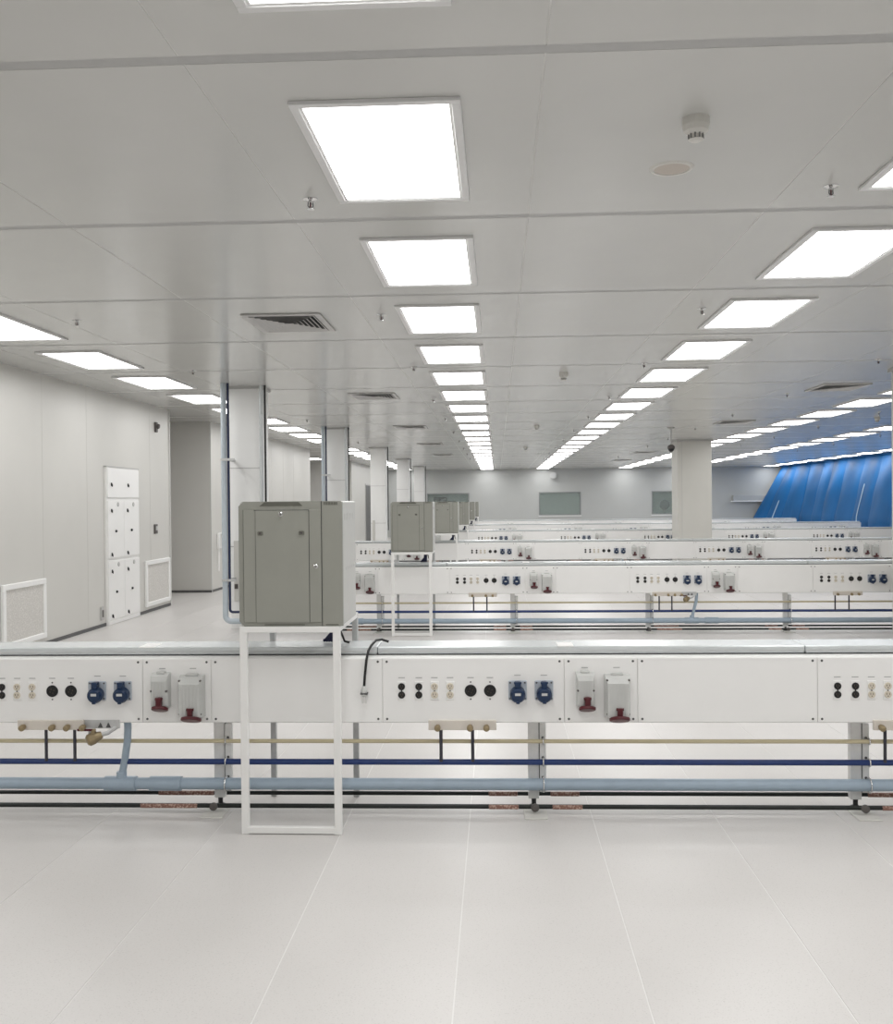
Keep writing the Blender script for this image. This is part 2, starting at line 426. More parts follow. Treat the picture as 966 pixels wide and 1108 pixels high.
# ceiling speakers
for x, y, lab in ((.782, 4.45, 'round cream ceiling speaker beside the foreground smoke detector'), (1.3, 30.5, 'small dark round ceiling speaker far down the room')):
    o = thing('ceiling_speaker', lab, 'speaker', (x, y, CH))
    rm = MB(); n = 32
    for r0, r1, z0, z1 in ((.098, .09, 0, -.006), (.09, .078, -.006, -.006), (.078, .076, -.006, 0)):
        rm.add([(r0*math.cos(2*PI*k/n), r0*math.sin(2*PI*k/n), z0) for k in range(n)] + [(r1*math.cos(2*PI*k/n), r1*math.sin(2*PI*k/n), z1) for k in range(n)],
               [(k, (k+1) % n, n+(k+1) % n, n+k) for k in range(n)], 'cream')
    rm.build('rim', o)
    MB().lathe((0, 0, 0), (0, 0, -1), [(0, .077), (.003, .077)], 'speaker' if y < 10 else 'ventdark', 32).build('grille', o)
# return air vents with slanted blades
def vent(x, y, lab, w=.62, l=.78):
    o = thing('ceiling_vent', lab, 'vent', (x, y, CH), 0, 'ceiling air vents')
    f = MB(); t = .05
    for x0, x1, y0, y1 in ((-w/2, w/2, -l/2, -l/2+t), (-w/2, w/2, l/2-t, l/2), (-w/2, -w/2+t, -l/2+t, l/2-t), (w/2-t, w/2, -l/2+t, l/2-t)):
        f.box(x0, x1, y0, y1, -.014, 0, 'vent', .003)
    f.build('vent_frame', o)
    MB().box(-w/2+t, w/2-t, -l/2+t, l/2-t, -.002, 0, 'gap').build('backing', o)
    nb = 7; hx, hy = w/2-t, l/2-t
    for k in range(nb):
        u = 1 - k/nb; u2 = u - .62/nb
        rg_ = MB()
        A = [(hx*u*a, hy*u*b) for a, b in ((-1,-1),(1,-1),(1,1),(-1,1))]; B = [(hx*u2*a, hy*u2*b) for a, b in ((-1,-1),(1,-1),(1,1),(-1,1))]
        lo = [(p[0], p[1], -.018) for p in A]; up = [(p[0], p[1], -.0025) for p in B]
        lo2 = [(p[0]*.985, p[1]*.985, -.018) for p in A]; up2 = [(p[0]*.985, p[1]*.985, -.0025) for p in B]
        rg_.add(lo+up+lo2+up2, [(q_, (q_+1) % 4, 4+(q_+1) % 4, 4+q_) for q_ in range(4)] + [(8+q_, 12+q_, 12+(q_+1) % 4, 8+(q_+1) % 4) for q_ in range(4)] + [(q_, 8+q_, 8+(q_+1) % 4, (q_+1) % 4) for q_ in range(4)], 'vent')
        if ('v', k) not in VM: VM[('v', k)] = rg_.mesh('louvre')
        obj('louvre', VM[('v', k)], o)
VM = {}
vent(-1.66, 7.98, 'nearest grey slatted ceiling vent, above the nearest cabinet')
for i, y in enumerate((13.55, 19.2, 24.85, 30.5)):
    vent(-1.66, y, 'slatted ceiling vent left of centre, %s from the camera in its line' % ORD[i+1])
for i, y in enumerate((13.3, 19.0, 30.4, 36.0)):
    vent(4.47, y, 'slatted ceiling vent %s' % ('over the blue tinted ceiling at far right', 'just right of the thick column top', 'left of the thick column, nearer of two', 'left of the thick column, farther of two')[i])

# ------------------------------------------------------------------ columns
colm = MB().box(0, .4, 0, .4, 0, CH, 'column', .006).mesh('shaft')
colr = MB()
for x0, x1, y0, y1 in ((-.03, .43, -.03, 0), (-.03, .43, .4, .43), (-.03, 0, 0, .4), (.4, .43, 0, .4)): colr.box(x0, x1, y0, y1, CH-.03, CH, 'vent')
colr = colr.mesh('ceiling_collar')
colb = MB().box(-.006, .406, -.006, 0, 1.02, 1.03, 'vent').box(-.006, .406, -.006, 0, 2.0, 2.008, 'vent').mesh('panel_seam')
py_ = -.45 + .10            # bench pipe line relative to column front
lb = MB().tube([(.028, py_, CH)] + arc((.028, py_, .135), (0, 0, 1), (1, 0, 0), .07) + [(.62, py_, .135)], .034, 'riser', 14).mesh('pale_blue_riser_pipe')
db_ = MB().tube([(.083, py_, CH)] + arc((.083, py_, .247), (0, 0, 1), (1, 0, 0), .035) + [(.62, py_, .247)], .0155, 'navypipe', 10).mesh('dark_blue_riser_pipe')
cl = MB()
for z in (.62, 2.08):
    cl.box(-.0, .17, py_-.05, py_-.036, z, z+.03, 'steel').box(.05, .075, py_+.03, 0.02, z, z+.03, 'steel')
cl = cl.mesh('pipe_clamp')
cd = MB().tube([(.425, -.09, .02), (.425, -.09, CH)], .022, 'alu', 10).mesh('silver_conduit')
cp = MB().tube([(.475, -.09, .84), (.475, -.09, CH)], .013, 'gap', 8).mesh('dark_conduit')
cx_ = MB().box(.05, .11, -.03, 0, .35, 1.1, 'cream', .004).box(.055, .1, -.034, -.03, .5, .56, 'dkgrey').mesh('cable_trunking')
for i in range(5):
    y = 12.25 + 6.9*i
    o = thing('column', ('white square column with pipes beside the bench ends, %s from the camera' if i < 2 else 'white square column beside the bench ends, %s from the camera') % ORD[i], 'column', (-3.33, y, 0), 0, 'white columns on the left')
    obj('shaft', colm, o); obj('ceiling_collar', colr, o); obj('panel_seam', colb, o)
    if i < 2:
        obj('pale_blue_riser_pipe', lb, o, (.0, 0, 0)); obj('dark_blue_riser_pipe', db_, o); obj('pipe_clamp', cl, o); obj('silver_conduit', cd, o)
    obj('dark_conduit', cp, o); obj('cable_trunking', cx_, o)
for i, (x, y, lab) in enumerate(((4.36, 24.3, 'thick cream grey square column in the middle distance'), (4.46, 10.7, 'thick column cut by the right edge of the frame'))):
    o = thing('column', lab, 'column', (x, y, 0))
    MB().box(0, .82, 0, .8, 0, CH, 'colgrey', .012).build('shaft', o)
    c = MB()
    for x0, x1, y0, y1 in ((-.03, .85, -.03, 0), (-.03, .85, .8, .83), (-.03, 0, 0, .8), (.82, .85, 0, .8)): c.box(x0, x1, y0, y1, CH-.04, CH, 'vent')
    c.build('ceiling_collar', o)
    MB().box(.1, .108, -.002, 0, 0, CH-.04, 'vent').build('corner_seam', o)
# hanging camera by the column
o = thing('hanging_camera', 'dark dome camera hanging on a pole left of the thick column top', 'camera', (3.5, 20.2, CH))
MB().lathe((0, 0, 0), (0, 0, -1), [(0, .07), (.02, .07), (.03, .03)], 'vent').build('ceiling_flange', o)
MB().tube([(0, 0, -.02), (0, 0, -.36)], .014, 'vent').build('pole', o)
MB().lathe((0, 0, -.35), (0, 0, -1), [(0, .04), (.03, .075), (.08, .075)], 'dkgrey').build('housing', o)
MB().lathe((0, 0, -.43), (0, 0, -1), [(0, .065), (.03, .055), (.055, .03), (.062, .005)], 'black').build('dome', o)

# ------------------------------------------------------------------ bench rows
B0, B1 = .467, .790           # bench body bottom and top
def duplex(ivory):
    m = MB(); k = 'ivory' if ivory else 'black'
    m.box(-.021, .021, -.004, 0, -.047, .047, 'panel', .002)
    for s in (-1, 1):
        m.lathe((0, -.004, .0205*s), (0, -1, 0), [(0, .0175), (.004, .0175), (.005, .016)], k, 16)
        for dx in (-.006, .006): m.box(dx-.0013, dx+.0013, -.0098, -.009, .0205*s-.001, .0205*s+.008, 'slot')
        m.lathe((0, -.009, .0205*s-.007), (0, -1, 0), [(0, .0028), (.0008, .0028)], 'slot', 8)
    m.box(-.003, .003, -.007, -.004, -.006, .006, 'screw' if ivory else 'black')
    return m
DUPB, DUPI = duplex(0).mesh('black_outlet'), duplex(1).mesh('ivory_outlet')
m = MB().lathe((0, 0, 0), (0, -1, 0), [(0, .0295), (.004, .0295), (.007, .027), (.007, .021), (.004, .0205)], 'black', 24)
m.lathe((0, -.004, 0), (0, -1, 0), [(0, .0205), (.001, .0205)], 'black', 20)
for s in (-1, 1): m.lathe((0, 0, .042*s), (0, -1, 0), [(0, .0042), (.002, .0035)], 'screw', 8)
for t in range(4): m.box(.011*math.cos(t*PI/2+.4)-.002, .011*math.cos(t*PI/2+.4)+.002, -.0058, -.005, .011*math.sin(t*PI/2+.4)-.003, .011*math.sin(t*PI/2+.4)+.003, 'slot')
RND = m.mesh('round_outlet')
m = MB().box(-.045, .045, -.01, 0, -.046, .05, 'greyplate', .004)
for sx in (-1, 1):
    for sz in (-.037, .04): m.lathe((.036*sx, -.01, sz), (0, -1, 0), [(0, .005), (.002, .004)], 'screw', 8)
m.lathe((0, -.01, -.012), (0, -1, -.18), [(0, .038), (.03, .038), (.036, .036), (.036, .034), (.044, .03)], 'bluecap', 24)
m.box(-.014, .014, -.05, -.01, .018, .05, 'bluecap', .004)          # hinge
m.tube([(-.018, -.035, .043), (.018, -.035, .043)], .006, 'bluecap', 8)
m.box(-.009, .009, -.056, -.046, -.056, -.044, 'bluecap', .002)       # lip
m.box(-.014, .014, -.0562, -.05, -.016, .005, 'greybox')               # printed white tag
BLU = m.mesh('blue_outlet')
def industrial(w, h, big):
    m = MB(); hw = w/2
    # tapered housing: back wide, front face narrower and sloped, open lip at the bottom
    def ring(y, a, z0, z1): return [(-a, y, z0), (a, y, z0), (a, y, z1), (-a, y, z1)]
    rs = [ring(0, hw, -h/2, h/2), ring(-.02, hw, -h/2, h/2), ring(-.05, hw*.97, -h/2+.004, h/2-.012), ring(-.075 if big else -.062, hw*.82, -h/2+.01, h/2-.035)]
    for a, b in zip(rs, rs[1:]): m.add(a+b, [(k, (k+1) % 4, 4+(k+1) % 4, 4+k) for k in range(4)], 'greybox')
    m.add(rs[-1], [(0, 1, 2, 3)], 'greybox')
    m.box(-hw*.5, hw*.5, -.03, -.004, h/2-.004, h/2+.008, 'greybox', .003)
    for k in range(-2, 3): m.box(k*hw*.28-.0015, k*hw*.28+.0015, -.078 if big else -.065, -.06, -h/2+.02, h/2-.04, 'greybox')
    for sx in (-1, 1):
        for sz in ((-1, 1) if big else (0,)):
            m.lathe((hw*.86*sx, -.05, sz*h*.40), (0, -1, 0), [(0, .0055), (.014, .005)], 'dkgrey', 8)
    return m
def redlid(r):
    m = MB().lathe((0, -.058, -.004), (0, -.42, -1), [(0, r*.8), (.004, r), (.014, r), (.018, r*.9)], 'red', 24)
    m.box(-.013, .013, -.092, -.05, 0, .045, 'red', .004)
    m.tube([(-.018, -.075, .038), (.018, -.075, .038)], .007, 'red', 8)
    return m
IN1, IN2 = industrial(.088, .165, 0).mesh('grey_socket_housing'), industrial(.122, .205, 1).mesh('grey_socket_housing')
LD1, LD2 = redlid(.041).mesh('red_lid'), redlid(.05).mesh('red_lid')
PRN = MB().box(-.016, .016, -.0012, 0, -.0018, .0018, 'print').mesh('printed_marking')
PH = B1 - B0 - .008
def plate(w):
    m = MB().box(.0015, w-.0015, -.006, 0, 0, PH, 'panel', .0015)
    for x in (.022, w-.022):
        for z in (.016, PH-.016): m.lathe((x, -.006, z), (0, -1, 0), [(0, .0062), (.0022, .0052)], 'screw', 8)
    return m
PLATES = {}
def getplate(w):
    w = round(w, 4)
    if w not in PLATES: PLATES[w] = plate(w).mesh('panel')
    return PLATES[w]
# manifolds (origin at outlet panel left bottom)
def knob(m, x, z): m.lathe((x, -.022, z), (0, -1, -.15), [(0, .012), (.012, .012), (.014, .016), (.03, .015), (.034, .008)], 'brass', 12)
def man_a():
    m = MB().box(.226, .56, -.022, -.004, -.036, .012, 'beige', .002)
    for x in (.272, .431, .511): knob(m, x, -.018)
    return m.mesh('gas_manifold')
def man_b():
    m = MB().box(.262, .60, -.022, -.004, -.036, .012, 'beige', .002).box(.60, .775, -.012, -.004, -.03, .012, 'steel')
    for x in (.295, .445, .52, .60): knob(m, x, -.018)
    for x in (.68, .72): m.add([(x-.012, -.016, -.025), (x+.012, -.016, -.025), (x, -.016, .0), (x-.012, -.012, -.025), (x+.012, -.012, -.025), (x, -.012, .0)], [(0,1,2),(5,4,3),(0,3,4,1),(1,4,5,2),(2,5,3,0)], 'screw')
    return m.mesh('gas_manifold')
MANA, MANB = man_a(), man_b()
zb = B0 + .004
def hose_mesh(x0, x1):
    return MB().tube([(x0, .088, -.004), (x1, .088, .252-zb)], .0085, 'hose', 8).mesh('hose')
HA = [hose_mesh(.282, .282), hose_mesh(.441, .441)]
HB = [hose_mesh(.358, .358), hose_mesh(.506, .506)]
VAL = MB().tube([(.625, -.02, -.045), (.68, -.02, -.062), (.72, -.02, -.05), (.765, 0, -.02)], .011, 'steel', 10)
VAL.lathe((.662, -.03, -.07), (-.75, -.5, -.3), [(-.03, .018), (0, .026), (.01, .03), (.035, .03), (.045, .02)], 'brass', 14)
VAL = VAL.mesh('brass_valve')
LEV = MB().box(.575, .655, -.05, -.044, -.036, -.024, 'red', .002).box(.645, .665, -.05, -.03, -.056, -.026, 'brass', .003).mesh('valve_lever')
FLX = MB().tube([(.79, .06, -.004), (.79, .065, -.04), (.785, .07, -.11), (.765, .09, -.2), (.742, .1, -.30)], .0185, 'lightblue', 12).mesh('pale_blue_hose')
FIT = MB()
for c in (.742, .975): FIT.tube([(c-.085, 0, 0), (c+.075, 0, 0)], .037, 'lightblue', 16)
FIT.tube([(.742, 0, .0), (.742, 0, .06)], .026, 'lightblue', 12)
FIT = FIT.mesh('pipe_fitting')
SUP = MB()                # support post: two channel profiles, one wide, one narrow
SUP.box(-.028, .026, .145, .185, .05, B0, 'post', .002).box(-.02, .018, .1435, .146, .06, B0-.01, 'post')
SUP.box(.03, .062, .142, .18, .085, .43, 'post', .002).box(.027, .03, .15, .18, .085, .43, 'gap')
for z in (.16, .26, .36): SUP.lathe((.046, .142, z), (0, -1, 0), [(0, .007), (.004, .006)], 'screw', 8)
SUP = SUP.mesh('support_post')
FOOT = MB().lathe((0, .16, 0), (0, 0, 1), [(.002, .03), (.012, .028), (.02, .012), (.05, .012)], 'black', 12)
BOLT = MB().lathe((0, .033, .04), (0, -1, 0), [(0, .02), (.012, .02), (.016, .01)], 'dkgrey', 12).mesh('pipe_bolt')
FOOT = FOOT.mesh('levelling_foot')
PLT = MB().box(-.055, .06, -.04, .17, 0, .006, 'cream', .002).mesh('base_plate')
CLP = MB()
for z, r in ((.352, .012), (.247, .017), (.135, .034)):
    pts = [(.046, .1 + (r+.003)*math.cos(t), z + (r+.003)*math.sin(t)) for t in [2*PI*k/14 for k in range(15)]]
    CLP.tube(pts, .0035, 'chrome', 6, cap=False)
    CLP.box(.036, .056, .1+r, .145, z-.004, z+.004, 'steel')
CLP = CLP.mesh('pipe_clamp')
BL, BR = -2.72, 11.62
NAMES = ['nearest', 'second', 'third', 'fourth', 'fifth', 'farthest visible']
LBL_L = MB().box(-.145, .145, -.0125, .0, -.0105, .0105, 'label', .002).mesh('brown_label')
LBL = MB().box(-.074, .074, -.0125, .0, -.0105, .0105, 'label', .002).mesh('brown_label')
BENCH_MESH = {}
def shared(k, fn):
    if k not in BENCH_MESH: BENCH_MESH[k] = fn()
    return BENCH_MESH[k]
def body():
    m = MB().box(BL, BR, .0, .30, B0, B1, 'white', .003)
    return m.mesh('bench_body')
def pipe(y, z, r, key, name, x0=-2.72, n=12): return MB().tube([(x0, y, z), (BR, y, z)], r, key, n).mesh(name)
def row(i, y, rz, xoff=0):
    lab = ('long white service bench row with outlets and pipes below, %s from the camera' % NAMES[i])
    o = thing('service_bench', lab, 'bench', (0, y, 0), rz, 'white service bench rows')
    obj('bench_body', shared('body', body), o)
    obj('top_shadow_strip', shared('shadow_strip', lambda: MB().box(BL+.01, BR-.01, .082, .296, B1, B1+.006, 'gap').mesh('top_shadow_strip')), o)  # black strip standing in for the contact shadow under the trunking
    # aluminium trunking in lengths on top
    tx = BL + .0
    seg, seg_end = [shared('seg%d' % e, lambda: MB().box(.002, 2.113 if not e else BR-BL-6*2.115, .075, .30, 0, .036, 'alu', .004).box(.002, 2.113 if not e else BR-BL-6*2.115, .071, .077, .012, .016, 'steel').box(.9, .98, .073, .2, .034, .0385, 'panel', .002).mesh('trunking_cover')) for e in (0, 1)]
    while tx < BR - .5:
        obj('trunking_cover', seg if tx + 2.2 < BR else seg_end, o, (tx, 0, B1+.006)); tx += 2.115
    for nm, yy, z, r, k in (('yellow_pipe', .1, .352, .0105, 'yellow'), ('dark_blue_pipe', .1, .247, .015, 'blue'), ('pale_blue_pipe', .1, .135, .0305, 'lightblue'),
                            ('rear_black_pipe', .205, .058, .0105, 'blackpipe'), ('front_black_pipe', .045, .04, .0115, 'blackpipe')):
        obj(nm, shared(nm, lambda: pipe(yy, z, r, k, nm)), o)
    for k in range(-1, 8):
        x = .175 + 1.606*k
        if x > BR: break
        obj('support_post', SUP, o, (x, 0, 0)); obj('levelling_foot', FOOT, o, (x, 0, 0)); obj('pipe_bolt', BOLT, o, (x, 0, 0)); obj('base_plate', PLT, o, (x, 0, .0015)); obj('pipe_clamp', CLP, o, (x, 0, 0))
        if k > 0 and k % 2: labs = ((LBL_L, .23, .045, .04), (LBL_L, .22, .205, .058))
        elif k % 2: labs = ((LBL_L, -.23, .045, .04), (LBL_L, -.19, .205, .058))
        else: labs = ((LBL, -.155, .045, .04), (LBL, -.155, .205, .058), (LBL, .16, .045, .04), (LBL, .16, .205, .058))
        for me, dx, yy, z in labs: obj('brown_label', me, o, (x+dx, yy, z))
    far = i >= 4
    for k in range(-1, 6):
        x = -.573 + 2.115*k; ws = (.893, .357, .865)
        if k == -1: x = -2.665; ws = (.893, .345, .854)
        p1 = obj('outlet_panel', getplate(ws[0]), o, (x, 0, zb))
        for dx, me in ((.095, DUPB), (.180, DUPB), (.257, DUPI), (.334, DUPI), (.435, RND), (.530, RND), (.665, BLU), (.794, BLU)):
            q = obj(me.name.split('.')[0], me, p1, (dx, -.006, .156))
            if not far: obj('printed_marking', PRN, p1, (dx, -.006, .22 if me is not BLU else .231))
        p2 = obj('heavy_socket_panel', getplate(ws[1]), o, (x+ws[0], 0, zb))
        for dx, me, ld, zz, hh in ((.1, IN1, LD1, .166, .165), (.255, IN2, LD2, .134, .205)):
            obj(me.name.split('.')[0], me, p2, (dx, -.006, zz))
            obj('red_lid', ld, p2, (dx+.006, -.006, zz - hh/2 + .008))
            if not far: obj('printed_marking', PRN, p2, (dx, -.006, .268))
        w3 = min(ws[2], BR - (x+ws[0]+ws[1]))
        if w3 > .05: obj('blank_panel', getplate(w3), o, (x+ws[0]+ws[1], 0, zb))
        if i < 5:
            b = k % 2 == 1
            obj('gas_manifold', MANB if b else MANA, o, (x, 0, zb))
            for h in (HB if b else HA): obj('hose', h, o, (x, 0, zb))
            if b:
                obj('brass_valve', VAL, o, (x, 0, zb)); obj('valve_lever', LEV, o, (x, 0, zb)); obj('pale_blue_hose', FLX, o, (x, 0, zb)); obj('pipe_fitting', FIT, o, (x, .1, .135))
    return o
ROWY = [4.885, 11.75, 18.65, 25.55, 32.45, 39.3]
for i, y in enumerate(ROWY): row(i, y, .010 if i == 0 else 0.0)

# ------------------------------------------------------------------ cabinets on stands
CW, CHt, CD = .49, .585, .43
cabb = MB().box(0, CW, .02, CD, 0, CHt, 'cabside', .006).mesh('cabinet_body')
fr = MB()
c = .022
outer = [(c, 0), (CW, 0), (CW, CHt-.006), (CW-.006, CHt), (c, CHt), (0, CHt-c), (0, c)]
fr.prism([(x, z) for x, z in outer], -.004, .02, 'cab')
fr = fr.mesh('front_bezel')
TOPS = [MB().prism([(.10, CHt-.022), (.305, CHt-.022), (.285, CHt-.003), (.125, CHt-.003)], -.006, -.004, 'cabdark').mesh('vent_slot'),
        MB().box(.12, .31, -.006, -.004, .004, .008, 'cabdark').mesh('vent_slot'), MB().box(.41, .47, -.006, -.004, .004, .008, 'cabdark').mesh('vent_slot')]
SLIT = MB().box(0, .0036, -.006, -.004, CHt-.018, CHt-.004, 'cabdark').mesh('vent_slit')
dor = MB().box(.024, .391, -.012, -.004, .018, CHt-.038, 'cab', .002).mesh('cabinet_door')
gapm = MB().box(.3915, .3945, -.0052, -.004, 0, CHt, 'gap').box(.0215, .0235, -.0052, -.004, .018, CHt-.038, 'gap').mesh('door_gap')
inn = MB()
inn.box(.082, .334, -.0125, -.012, .018, CHt-.042, 'cab')
for x0, x1, z0, z1 in ((.081, .0822, .018, CHt-.04), (.334, .3365, .018, CHt-.04), (.076, .3365, CHt-.042, CHt-.0395)): inn.box(x0, x1, -.0132, -.0118, z0, z1, 'gap')
inn = inn.mesh('inset_panel')
lat = MB().box(-.013, .013, -.0015, 0, -.01, .009, 'cablatch', .004).box(-.007, .005, -.005, -.001, -.004, .005, 'dkgrey', .002).mesh('latch')
lok = MB().lathe((0, 0, 0), (0, -1, 0), [(0, .0105), (.004, .0105), (.006, .008), (.012, .0075)], 'chrome', 14).box(-.0015, .0015, -.0125, -.011, -.005, .005, 'gap').mesh('lock')
sv = MB()
for k in range(7): sv.box(CW, CW+.0012, .06+k*.045, .072+k*.045, CHt-.09, CHt-.06, 'vent')
for k in range(5): sv.box(CW, CW+.0012, .1+k*.06, .112+k*.06, CHt-.33, CHt-.315, 'vent')
sv = sv.mesh('side_louvres')
rad = .0172
def stand_mesh():
    parts = {}
    legs = [(0, 0), (1, 0), (0, 1), (1, 1)]
    leg = MB().box(-rad, rad, -rad*.8, rad*.8, .0015, .978, 'white', .002).mesh('leg')
    rx = MB().box(0, 1, -.015, .015, -.017, .0155, 'white', .002)
    return leg
LEG = stand_mesh()
LEGR = MB().box(-rad*.85, rad*.85, -rad*.8, rad*.8, .0015, .978, 'steel', .002).mesh('leg')
SX0, SX1, SY0, SY1 = .035, .475, .0, .60
FR_T = MB().box(SX0, SX1, SY0-.015, SY0+.015, .950, .978, 'white', .002).mesh('front_top_rail')
FR_B = MB().box(SX0, SX1, SY0-.0145, SY0+.0145, .006, .036, 'white', .002).mesh('front_bottom_rail')
RR_T = MB().box(SX0, SX1, SY1-.015, SY1+.015, .950, .978, 'white', .002).mesh('rear_top_rail')
SD_T = MB().box(-.0145, .0145, SY0, SY1, .950, .978, 'white', .002).mesh('side_top_rail')
def bundle():
    m = MB()
    for k in range(6):
        e = k/5
        m.tube([(.385-.003*k, .20+.003*k, .138), (.385-.005*k, .20+.003*k, .10), (.383-.025*e, .20+.003*k, .055), (.382-.06*e, .20+.004*k, .014), (.38-.068*e, .225, .01)], .0085, 'navy', 8)
    m.tube([(.395, .17, .138), (.41, .17, .06), (.43, .16, .015), (.455, .16, .008)], .006, 'black', 8)
    return m.mesh('cable_bundle')
BND = bundle()
SYO = [-.245, -.245, -.245, -.245, -.245, -.245]
for i, y in enumerate(ROWY):
    x = -1.215 - .025*(i == 1); y0 = y - (.27 if i == 0 else .24)
    s = thing('cabinet_stand', 'white square tube stand straddling the %s bench row' % NAMES[i], 'stand', (x-.015, y0, 0), 0, 'white cabinet stands')
    for lx, ly in ((SX0, SY0), (SX1, SY0)): obj('leg', LEG, s, (lx, ly, 0))
    for lx, ly in ((SX0, SY1), (SX1, SY1)): obj('leg', LEGR, s, (lx, ly, 0))
    for n_, me in (('front_top_rail', FR_T), ('front_bottom_rail', FR_B), ('rear_top_rail', RR_T)): obj(n_, me, s)
    obj('side_top_rail', SD_T, s, (SX0, 0, 0)); obj('side_top_rail', SD_T, s, (SX1, 0, 0))
    cb = thing('wall_rack_cabinet', 'grey steel equipment cabinet on the white stand at the %s bench row' % NAMES[i], 'cabinet', (x, y0+.005, .9795), 0, 'grey equipment cabinets')
    obj('cabinet_body', cabb, cb, label='light grey side panels'); obj('front_bezel', fr, cb); 
    for q in TOPS: obj('vent_slot', q, cb)
    for q in range(10): obj('vent_slit', SLIT, cb, (.405+.0066*q, 0, 0))
    dd = obj('cabinet_door', dor, cb); obj('inset_panel', inn, dd)
    obj('door_gap', gapm, cb); obj('side_louvres', sv, cb)
    obj('latch', lat, dd, (.105, -.0125, CHt-.15)); obj('latch', lat, dd, (.30, -.0125, CHt-.148))
    obj('lock', lok, dd, (.203, -.0125, CHt-.06)); obj('lock', lok, dd, (.366, -.012, CHt-.305))
    tag(obj('cable_bundle', BND, None, (x, y, B1+.043)), 'navy cable bundle hanging under the grey cabinet on the %s bench row' % NAMES[i], 'cable', 'cable bundles under the cabinets')

# black cord with plug over the front of the nearest bench
o = thing('power_cord', 'black power cord with metal plug hanging over the nearest bench front', 'cord', (-.66, 4.88, .60))
MB().tube([(.105, .13, .25), (.07, .125, .262), (.045, .09, .262), (.028, .04, .244), (.018, .0, .222), (.011, -.026, .18), (.003, -.031, .10), (0, -.034, .05)], .0065, 'black', 8).build('cord', o)
MB().lathe((0, -.034, .055), (0, 0, -1), [(0, .008), (.012, .013), (.02, .016), (.045, .0155), (.052, .011)], 'greybox', 12).box(-.018, .018, -.05, -.018, .014, .024, 'screw', .002).build('plug', o)
MB().box(-.011, -.006, -.037, -.031, -.03, .006, 'chrome').box(.006, .011, -.037, -.031, -.03, .006, 'chrome').box(-.002, .003, -.044, -.038, -.028, .006, 'chrome').build('prongs', o)

# ------------------------------------------------------------------ left wall fittings
def grille(y0, y1, lab):
    o = thing('return_air_grille', lab, 'grille', (XL, y0, .09))
    w = y1-y0; h = .66; t = .06
    m = MB()
    for a, b, z0, z1 in ((0, w, 0, t), (0, w, h-t, h), (0, t, t, h-t), (w-t, w, t, h-t)): m.box(0, .035, a, b, z0, z1, 'lamptrim', .006)
    m.build('grille_frame', o)
    MB().box(0, .018, t, w-t, t, h-t, 'mesh').build('filter_mesh', o)
grille(9.85, 10.82, 'white framed return air grille low on the left wall at the frame edge')
grille(13.98, 15.02, 'white framed return air grille beside the wall corner')
o = thing('wall_locker', 'tall white cabinet with black latches set in the left wall', 'cabinet', (XL, 12.55, 0))
Wd = 1.13
MB().box(0, .035, 0, Wd, .0015, 2.05, 'white', .004).build('carcass', o)
MB().box(-.0, .04, -.012, Wd+.012, 2.05, 2.066, 'vent').build('top_trim', o)
lk = MB().box(0, .012, -.013, .013, -.022, .022, 'black', .003).box(.012, .02, -.006, .006, -.03, .006, 'black', .002).mesh('latch')
kn = MB().lathe((0, 0, 0), (1, 0, 0), [(0, .018), (.015, .016), (.02, .01)], 'black', 12).mesh('knob')
rg = MB().lathe((0, 0, 0), (1, 0, 0), [(0, .03), (.006, .03), (.01, .024)], 'vent', 16).mesh('round_vent')
def dpanel(y0, y1, z0, z1, name):
    return obj(name, MB().box(.035, .047, 0, y1-y0-.006, 0, z1-z0-.012, 'panel', .002).mesh(name), o, (0, y0+.003, z0+.006))
p = dpanel(.01, Wd-.01, 1.65, 2.04, 'top_panel')
for yy in (.12, .70): obj('latch', lk, p, (.047, yy-.01, .17))
for (z0, z1) in ((.86, 1.62), (.06, .83)):
    for y0, y1 in ((.01, Wd/2), (Wd/2, Wd-.01)):
        d = dpanel(y0, y1, z0, z1, 'locker_door'); h = z1-z0
        obj('latch', lk, d, (.047, .105, h-.14)); obj('latch', lk, d, (.047, .105, .05)); obj('knob', kn, d, (.047, .25, h*.46)); obj('round_vent', rg, d, (.047, .33, h-.06))
dpanel(.01, Wd-.01, .0, .06, 'plinth')
o = thing('emergency_lamp', 'small dark fitting high on the left wall near the corner', 'lamp', (XL, 14.5, 2.68))
MB().box(0, .03, -.04, .04, -.05, .1, 'dkgrey', .006).build('back_plate', o)
MB().lathe((.03, 0, .04), (1, 0, -.2), [(0, .035), (.02, .04), (.035, .03)], 'dkgrey', 12).build('lamp_head', o)
o = thing('wall_switch', 'dark switch plate at waist height near the left wall corner', 'switch', (XL, 14.45, 1.2))
MB().box(0, .02, -.06, .06, -.07, .07, 'dkgrey', .004).build('switch_plate', o)
MB().box(.02, .03, -.03, .03, -.02, .04, 'vent', .003).build('rocker', o)
o = thing('wall_outlet', 'grey outlet plate low on the left wall beside the white tall cabinet', 'outlet', (XL, 12.42, .17))
MB().box(0, .02, -.04, .04, -.08, .09, 'vent', .004).build('outlet_plate', o)
MB().box(.02, .024, -.022, .022, -.04, .05, 'dkgrey').build('outlet_face', o)
o = thing('wall_phone', 'white handset unit on the wall corner left of the first white column', 'phone', (XL, 17.75, .9))
MB().box(0, .05, -.09, .09, -.14, .14, 'lamptrim', .01).build('phone_base', o)
MB().tube([(.06, .03, -.12), (.085, .03, -.06), (.085, .03, .08), (.06, .03, .13)], .025, 'white', 10).build('handset', o)
MB().box(.0, .02, -.04, .04, -.55, -.14, 'white', .004).build('cable_cover', o)
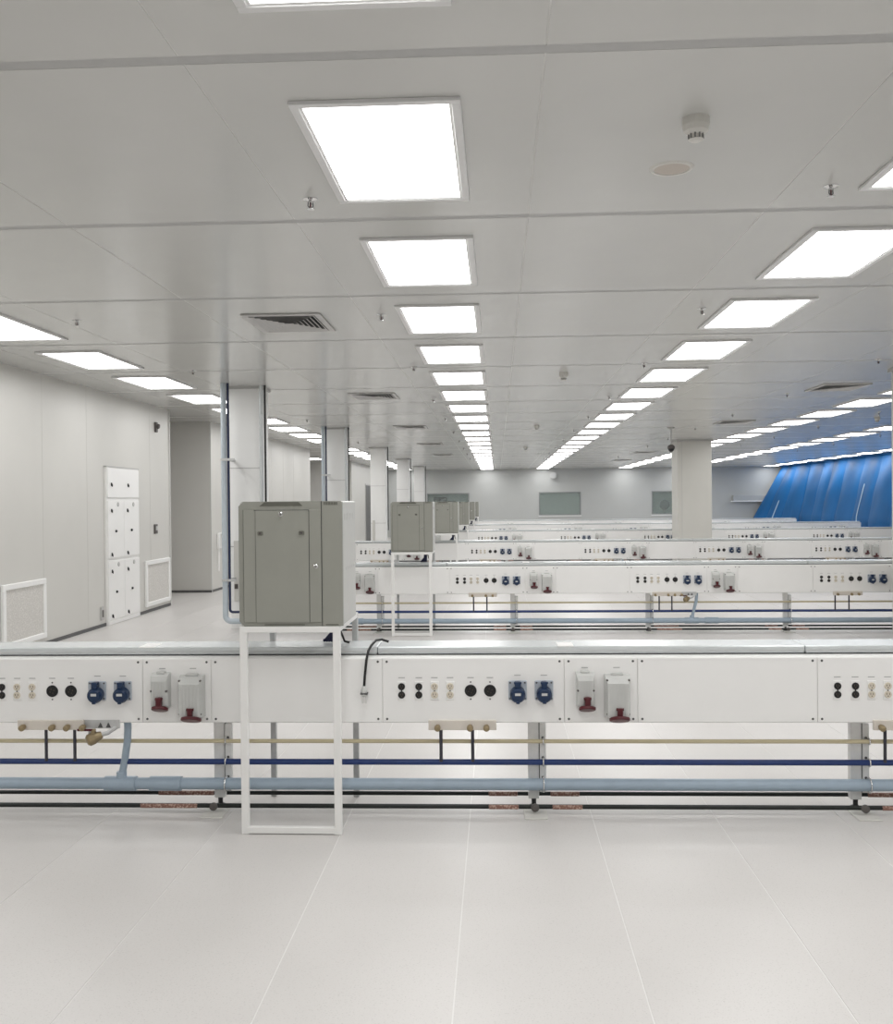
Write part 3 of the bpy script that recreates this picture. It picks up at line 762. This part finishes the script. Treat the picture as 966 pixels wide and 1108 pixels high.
# door on the far left wall
o = struct(bpy.data.objects.new('door_1', None)); C.objects.link(o); o.location = (XL, 37.9, 0)
MB().box(0, .03, -.06, 1.56, .0015, 2.3, 'vent', .004).build('door_frame', o)
MB().box(.03, .04, 0, .745, .01, 2.24, 'door').build('door_leaf', o); MB().box(.03, .04, .755, 1.5, .01, 2.24, 'door').build('door_leaf', o)
MB().tube([(.04, .7, 1.0), (.07, .7, 1.0), (.07, .62, 1.0)], .01, 'chrome', 8).build('door_handle', o)

# ------------------------------------------------------------------ blue sheet along the right side
ny, nz = 260, 28
y0, y1 = 22.0, 44.35
vs, fs = [], []
edges = [22.0, 24.1, 26.0, 27.7, 29.5, 31.1, 32.8, 34.4, 36.1, 37.4, 38.6, 40.2, 41.9, 43.2, 44.36]
for a in range(ny+1):
    y = y0 + (y1-y0)*a/ny
    e = max(k for k in range(len(edges)-1) if edges[k] <= y + 1e-6)
    u = (y-edges[e])/(edges[e+1]-edges[e])
    fold = .15*math.sin(PI*u)**.6 + .012*math.sin(9*u + e*2.1)
    fx = max(0, min(1, (y-41.0)/3.2)); sl = .26 + .29*fx + .01*math.sin(e*1.7)
    for b in range(nz+1):
        z = .01 + (CH-.02)*b/nz; dp = CH - z; dl = min(dp, 2.15 + fx)
        amp = .35 + .65*min(1, dp/1.2)
        x = 12.5 - sl*dl + .02*math.sin(1.3*y+.8) - fold*amp + .012*math.sin(4*z+3*y)*min(1, dp)
        # folds drift a little towards the camera on the way down
        vs.append((x, y - .10*dp*(1 if y < 43.5 else (44.35-y)/.85), z))
ts = thing('plastic_sheet', 'large blue plastic sheet hanging in folds along the right side', 'sheet', (0, 0, 0))
for a0, a1 in ((0, ny*18//22), (ny*18//22, ny)):
    fs = [(i, i+1, i+nz+2, i+nz+1) for i in [(a-a0)*(nz+1)+b for a in range(a0, a1) for b in range(nz)]]
    so = MB().add(vs[a0*(nz+1):(a1+1)*(nz+1)], fs, 'tarp', True).build('sheet', ts)
    md = so.modifiers.new('thickness', 'SOLIDIFY'); md.thickness = .004; md.offset = 1
MB().box(12.42, 12.56, y0, y1, CH-.05, CH, 'tarp', .01).build('top_batten', ts)
def tape(ya, za, zb_):
    m = MB(); n = 8; L_, R_ = [], []
    a0 = int(round((ya-y0)/(y1-y0)*ny))
    for k in range(n+1):
        bf = (za + (zb_-za)*k/n)/CH*nz; b = min(nz, max(0, int(round(bf))))
        v0, v1 = Vector(vs[a0*(nz+1)+b]), Vector(vs[(a0+1)*(nz+1)+b])
        L_.append(v0 + Vector((-.012, 0, 0))); R_.append(v1 + Vector((-.012, 0, 0)))
    m.add(L_+R_, [(k, k+1, n+2+k, n+1+k) for k in range(n)], 'tape'); q = m.build('tape_strip', ts)
    md = q.modifiers.new('thickness', 'SOLIDIFY'); md.thickness = .003
tape(33.6, .3, 2.1); tape(42.3, .8, 1.5)
